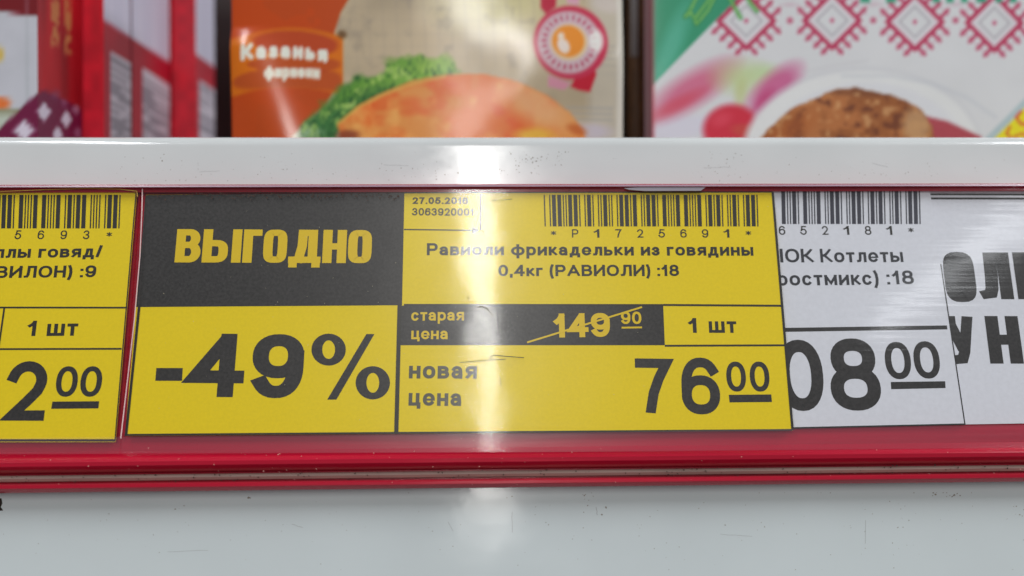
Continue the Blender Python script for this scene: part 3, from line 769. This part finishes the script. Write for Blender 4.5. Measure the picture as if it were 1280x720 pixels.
# --- orange and beige pastry pack
YB = .250
def paintB(x, y):
    n1 = fb(x, y, 60, 11); n2 = fb(x, y, 16, 12)
    P = Paint(x, y, (180, 162, 134)); P.c *= (.84 + .3 * n1)[:, None]
    P.put(P.ell(625, 8, 70, 34, 0, 40), (200, 190, 140), .9)
    for a in range(445, 680, 17):                       # faint facade of an old building in the print
        P.put(np.minimum(.5 + (1.6 - np.abs(x - a - (y * .05))) / 3, .5 + (88 - y) / 10), (150, 136, 124), .14 )
    for b_ in (14, 30, 47, 62, 76): P.put(np.minimum(.5 + (1.4 - np.abs(y - b_)) / 3, .5 + (650 - x) / 20), (150, 136, 124), .10)
    P.put(np.clip((n2 - .6) * 5, 0, 1), (135, 122, 110), .35)
    P.put(.5 + (x - 735) / 14, (190, 182, 168), .7)
    for b_ in (60, 68, 76, 84): P.put(np.minimum(P.poly([(742, b_), (768, b_), (768, b_ + 2), (742, b_ + 2)], 2), 1), (150, 145, 140), .5)
    for b_ in (136, 143, 150): P.put(P.poly([(705, b_), (765, b_), (765, b_ + 2.5), (705, b_ + 2.5)], 2.5), (150, 148, 150), .6)
    P.put(P.ell(735, 166, 28, 10, 0, 8), (190, 180, 205), .6)
    # orange left field with curved edge
    edge = np.interp(y, [-80, 0, 20, 45, 110, 135, 152, 173, 260], [452, 440, 428, 420, 424, 408, 388, 368, 300])
    P.put(.5 + (edge - x) / 3, (188, 66, 0)); P.put((.5 + (edge - x) / 3).clip(0, 1) * (n1 > .5), (172, 66, 14), .4)
    P.put((.5 + (edge - x) / 3).clip(0, 1) * np.clip((y - 105) / 40, 0, 1), (178, 70, 18), .5)
    # banner
    top = 50 - 12 * np.sin(np.pi * np.clip((x - 296) / 136, 0, 1)); bot = 122 - 10 * np.sin(np.pi * np.clip((x - 296) / 136, 0, 1))
    bm = np.minimum(np.minimum(.5 + (y - top) / 3, .5 + (bot - y) / 3), .5 + (431 - x) / 3)
    P.put(bm, (208, 106, 0)); P.put(bm * P.ell(372, 56, 40, 12, 5, 12).clip(0, 1), (176, 60, 24), .9); P.put(bm * P.ell(372, 106, 60, 13, 0, 10).clip(0, 1), (172, 66, 24), .8)
    P.put(bm * P.ell(375, 84, 45, 7, 0, 6).clip(0, 1), (170, 60, 22), .7)
    P.put(P.ell(430, 47, 6, 5, 20, 4), (100, 70, 40), .9)
    P.text('Казанья', 304, 80, 412, 82, 21, (232, 222, 210), .27, arc=5)
    P.text('фирнени', 334, 102, 402, 102, 17, (228, 220, 205), .25, arc=2)
    P.put(P.stroke([(372, 178), (388, 160), (402, 148)], 9, 4), (205, 195, 180), .8)
    # lettuce
    def gl(cx, cy, rx, ry, rot, col, a=1.0, s_=8): P.put(P.ell(cx, cy, rx, ry, rot, s_) + (n2 - .5) * 2.2, col, a)
    gl(430, 140, 52, 22, -42, (78, 128, 52)); gl(480, 112, 55, 18, -25, (88, 140, 48)); gl(535, 92, 42, 16, 8, (100, 150, 50))
    gl(410, 160, 34, 16, -35, (55, 110, 55)); gl(455, 135, 40, 10, -38, (50, 100, 45), .8); gl(515, 100, 36, 8, -10, (120, 165, 60), .8); gl(545, 84, 22, 9, 0, (140, 175, 70), .7)
    gl(396, 168, 12, 9, 0, (150, 175, 140), .8)
    gm = np.clip((P.c[:, 1] - P.c[:, 0] * 1.08) / 18, 0, 1); n5 = fb(x, y, 9, 91); n6 = fb(x * 1.5, y, 5, 93)
    P.put(gm * np.clip((n5 - .52) * 7, 0, 1), (150, 185, 84), .6); P.put(gm * np.clip((.45 - n6) * 7, 0, 1), (30, 78, 34), .7)
    P.put(np.clip(.5 + (P.ell(470, 114, 60, 17, -30, 6) - .5) * .4, 0, 1) * np.clip((n5 - .62) * 9, 0, 1), (175, 200, 110), .6)
    # pastry
    pa = P.poly([(424, 157), (450, 136), (480, 120), (515, 105), (560, 97), (600, 96), (640, 104), (680, 122), (712, 143), (728, 165), (732, 190), (700, 260), (440, 260), (428, 175)], 3) + (n2 - .5) * .8
    P.put(pa, (214, 138, 66)); pm = np.clip(pa, 0, 1)
    n3 = fb(x, y, 44, 31); n4 = fb(x * .6, y, 22, 41)
    P.put(pm * np.clip((n3 - .45) * 5, 0, 1), (216, 104, 36), .85); P.put(pm * np.clip((n4 - .55) * 6, 0, 1), (212, 80, 24), .6)
    P.put(pm * np.clip((n2 - .55) * 4, 0, 1), (236, 176, 96), .5)
    P.put(pm * np.clip(P.ell(672, 135, 45, 22, 30, 24), 0, 1), (224, 172, 130), .7); P.put(pm * P.ell(668, 172, 22, 9, 0, 8).clip(0, 1), (222, 180, 60), .8)
    P.put(P.ell(720, 164, 12, 6, 20, 5), (186, 92, 40), .8); P.put(P.stroke([(426, 156), (450, 137), (482, 121), (520, 107), (556, 99)], 4, 3), (206, 172, 80), .7)
    P.put(P.ell(437, 172, 14, 7, 0, 5), (110, 45, 25), .7)
    # round badge with ribbons
    P.put(P.poly([(676, -30), (696, -30), (694, 12), (682, 22), (675, 14)], 3), (178, 26, 56)); P.put(P.poly([(700, -30), (728, -30), (722, 10), (708, 8)], 3), (206, 150, 172), .9)
    P.put(P.poly([(738, 84), (744, 96), (736, 118), (722, 116), (712, 112), (720, 96)], 3), (186, 22, 46)); P.put(P.poly([(684, 98), (712, 108), (704, 116), (684, 112)], 3), (206, 130, 160), .8)
    P.put(P.ell(712, 57, 46, 46, 0, 4) , (188, 44, 74)); P.put(P.ell(710, 57, 39, 39, 0, 5), (196, 172, 178))
    th_ = np.arctan2(y - 57, x - 710); rr = np.hypot(x - 710, y - 57)
    P.put((.5 + (3.4 - np.abs(rr - 31)) / 2).clip(0, 1) * (np.sin(th_ * 26) > -.1), (176, 70, 96), .8)
    P.put(P.ell(710, 57, 23, 23, 0, 3), (212, 188, 150)); P.put(P.ell(709, 56, 20, 20, 0, 3), (220, 134, 40))
    P.put(P.ell(703, 62, 7, 10, -25, 3), (222, 206, 196)); P.put(P.ell(700, 50, 4, 5, 0, 3), (226, 206, 190)); P.put(P.ell(744, 55, 9, 14, 0, 5), (228, 232, 224), .8)
    P.put(P.ell(757, 8, 18, 10, 10, 8), (200, 188, 182), .7)
    P.put(.5 + (x - 770) / 3, (206, 200, 190), .8)
    return P.c
tb = thing('pastry_pack', 'orange and beige pack with a golden pastry on lettuce and a round badge', 'food pack', (xat(535, YB), YB, zdeck))
xa, xb = xat(290, YB), xat(778, YB)
def dispB(a, b, x, y):
    s_ = np.sin(np.pi * np.clip(a, 0, 1)) ** .45 * .0035
    d = x - (300 + (y - 50) * .36)                      # film crease along the left edge
    s_ = s_ + .0017 * np.exp(-(d / 34) ** 2) * np.clip((y - 35) / 25, 0, 1)
    s_ = s_ + .0002 * (fb(x, y, 90, 77) - .5) + .0017 / (1 + np.exp(-(x - 646) / 25)) * np.exp(-((y - 78) / 55) ** 2)
    return s_
box('body', xa, xb, YB + .001, YB + .012, zdeck, ztop, mat('beige_film_body', C(120, 105, 90), .5), tb, .002)
sheet('front_print', (xa, YB, zdeck), (xb - xa, 0, 0), (0, 0, ztop - zdeck), 330, 230, paintB, M_print, tb, dispB, (0, -1, 0))

# --- white and green cutlet pack
YC = .252
def paintC(x, y):
    n1 = fb(x, y, 50, 51); n2 = fb(x, y, 14, 52)
    P = Paint(x, y, (206, 206, 208)); P.c *= (.98 + .03 * n1)[:, None]
    RED = (178, 44, 84)
    # linen folds
    P.put(P.ell(850, 160, 50, 14, -8, 10), (204, 200, 214), .8)
    P.put(P.ell(863, 114, 56, 19, -32, 18), (196, 84, 120), .85); P.put(P.ell(845, 132, 34, 8, -28, 9), (200, 60, 84), .7)
    P.put(P.ell(925, 98, 30, 18, 0, 22) , (176, 196, 120), .6); P.put(P.ell(955, 92, 16, 9, 0, 14), (170, 200, 130), .5); P.put(P.ell(924, 118, 7, 18, 5, 8), (180, 186, 120), .6)
    P.put(P.ell(966, 112, 38, 17, -42, 14), (190, 84, 132), .9); P.put(P.ell(952, 130, 18, 8, -55, 8), (184, 56, 110), .7)
    P.put(P.ell(912, 162, 34, 30, -10, 9), (196, 30, 56)); P.put(P.ell(900, 150, 12, 8, -20, 10), (214, 70, 90), .6); P.put(P.ell(936, 166, 24, 9, 10, 5), (190, 60, 56))
    # plate
    P.put(P.ell(1075, 190, 150, 105, 0, 3), (196, 196, 200), .5); P.put(P.ell(1075, 192, 146, 101, 0, 5), (214, 214, 214)); P.put(P.ell(1078, 205, 130, 100, 0, 8), (208, 208, 212))
    P.put(P.stroke([(1050, 97), (1110, 97), (1160, 106), (1205, 124), (1240, 148)], 4, 5), (188, 190, 196), .6)
    P.put(P.stroke([(1000, 92), (1040, 84), (1080, 78)], 3, 4), (192, 190, 194), .5)
    P.put(P.poly([(1150, 146), (1180, 153), (1222, 172), (1250, 260), (1140, 260)], 4), (166, 66, 76))
    cu = P.poly([(935, 190), (950, 172), (968, 152), (990, 136), (1020, 122), (1045, 114), (1066, 111), (1090, 117), (1112, 121), (1132, 128), (1148, 142), (1160, 158), (1164, 175), (1160, 260), (940, 260)], 3) + (n2 - .5) * 1.5
    P.put(cu, (146, 84, 40)); cm = np.clip(cu, 0, 1); n3 = fb(x, y, 26, 61); n4 = fb(x, y * 1.3, 12, 62)
    P.put(cm * np.clip((n3 - .5) * 6, 0, 1), (176, 108, 58), .8); P.put(cm * np.clip((.42 - n4) * 8, 0, 1), (100, 48, 24), .8)
    P.put(cm * np.clip(P.ell(1142, 158, 18, 22, 0, 12), 0, 1), (196, 156, 112), .75); P.put(cm * np.clip(P.ell(980, 165, 36, 14, -30, 14), 0, 1), (164, 84, 30), .6)
    P.put(cm * np.clip(P.ell(1070, 116, 60, 6, 3, 6), 0, 1), (112, 62, 34), .7); P.put(cm * np.clip((n4 - .62) * 8, 0, 1), (206, 160, 110), .6)
    # embroidery
    for cx, cy in ((931, 28), (1037, 28), (1139.5, 30), (1238.5, 31), (1338, 32)):
        dx = np.abs(x - cx); dy = np.abs(y - cy); d = dx + dy
        P.put(.5 + (4.0 - np.abs(d - 34)) / 3, RED); P.put(.5 + (1.5 - np.abs(d - 19)) / 3, (150, 140, 150), .7); P.put(.5 + (1 - np.abs(d - 27)) / 3, (214, 170, 190), .5)
        P.put(.5 + (3.4 - d) / 3, (186, 70, 110))
        for k in (-1, 1):
            for l in (-1, 1):
                for q in (.08, .32, .58, .84):
                    ax, ay = cx + k * 34 * q * 1.12, cy + l * 34 * (1 - q)
                    P.put(P.stroke([(ax, ay), (ax + k * 9, ay + l * 9)], 4.6, 2.5), RED, .9)
                    P.put(P.stroke([(ax + k * 10, ay + l * 3), (ax + k * 4, ay + l * 10)], 2, 2.5), RED, .35)
    for cx in (985, 1088, 1190): P.put(P.ell(cx, 28, 4, 4, 0, 3), RED, .7)
    for cx in (985, 1088, 1190): P.put(P.ell(cx, 8, 9, 2.5, 0, 4), (190, 150, 165), .5)
    # green corner and ribbon
    gm = P.poly([(790, 132), (817, 105), (924, -4), (990, -80), (780, -80)], 2.5); P.put(gm, (28, 138, 100)); g_ = np.clip(gm, 0, 1)
    P.put(g_ * P.ell(838, 60, 12, 50, 22, 14).clip(0, 1), (86, 176, 150), .7); P.put(g_ * P.ell(822, 95, 8, 18, 20, 8).clip(0, 1), (80, 170, 140), .6)
    for pts_ in ([(872, -6), (864, 10), (856, 22)], [(894, -6), (884, 14), (870, 31)], [(856, 22), (862, 16), (870, 31)], [(908, -6), (916, 10), (924, 24)], [(930, -6), (936, 6), (944, 16)], [(890, -6), (880, 8), (868, 24)]):
        P.put(P.stroke(pts_, 5.5, 3), (24, 120, 50), .8); P.put(P.stroke(pts_, 2.2, 2.5), (150, 200, 100), .9)
    # green lettering, only its feet show
    for cx, w in ((1078, 12), (1110, 12), (1166, 9), (1183, 9), (1201, 8), (1222, 12), (1244, 8), (1262, 8)):
        P.put(P.poly([(cx - w / 2, -40), (cx + w / 2, -40), (cx + w / 2, 6), (cx - w / 2, 6)], 3), (40, 150, 116))
    # yellow corner
    e_ = .5 + ((x - 1236) + (y - 173) * 1.0) / 2 * 1.0
    P.put(.5 + ((x - 1228) + (y - 173)) / 3, (170, 186, 190)); P.put(.5 + ((x - 1240) + (y - 173)) / 3, (222, 208, 30))
    P.put(P.stroke([(1272, 141), (1266, 148), (1272, 156), (1284, 158)], 3.5, 2.5), (205, 80, 50)); P.put(P.stroke([(1258, 160), (1254, 168), (1262, 176)], 3, 2.5), (205, 90, 50)); P.put(P.stroke([(1264, 172), (1274, 168), (1280, 174)], 2.5, 2.5), (205, 90, 50))
    P.put(.5 + (818.5 - x) / 3, (190, 90, 100), .6)
    return P.c
tcx = thing('cutlet_pack', 'white pack with green corner, red embroidery diamonds and a browned cutlet on a plate', 'food pack', (xat(1060, YC), YC, zdeck))
xa, xb = xat(815, YC), xat(1420, YC)
def dispC(a, b, x, y):
    return np.sin(np.pi * np.clip(a, 0, 1)) ** .5 * .002 + .0004 * (fb(x, y, 90, 78) - .5)
box('body', xa, xb, YC + .001, YC + .014, zdeck, ztop, mat('white_carton_body', C(150, 70, 80), .5), tcx, .001)
sheet('front_print', (xa, YC, zdeck), (xb - xa, 0, 0), (0, 0, ztop - zdeck), 400, 230, paintC, attr_mat('printed_matt_film', .42, .4, .12, .25), tcx, dispC, (0, -1, 0))

# --- brown carton and added shade blocks in the gaps
Yg = .295
g = thing('brown_carton', 'dark brown carton standing in the narrow gap between the two large packs', 'carton', (xat(805, Yg), Yg, zdeck))
box('body', xat(798, Yg), xat(830, Yg), Yg, Yg + .05, zdeck, ztop, M_brown, g, .001)
box('edge_flap', xat(789, Yg), xat(796, Yg), Yg - .002, Yg + .0, zdeck + .075, ztop, mat('grey_flap', C(120, 120, 118), .5), g)
g = thing('right_gap_shade', 'added black block, the shade in the gap right of the orange and beige pack', 'food pack', (xat(785, .32), .32, zdeck))
box('body', xat(760, .32), xat(800, .32), .32, .36, zdeck, ztop, M_gapshade, g, .001)  # black block, gives this gap its deep shade by colour
g = thing('left_gap_shade', 'added dark block, the shade in the gap left of the orange and beige pack', 'food pack', (xat(285, .37), .37, zdeck))
box('body', xat(262, .37), xat(330, .37), .37, .42, zdeck, ztop, mat('gap_shade_brown', (0.02, 0.006, 0.006, 1), .5), g, .001)  # dark block put in so the gap reads as shaded
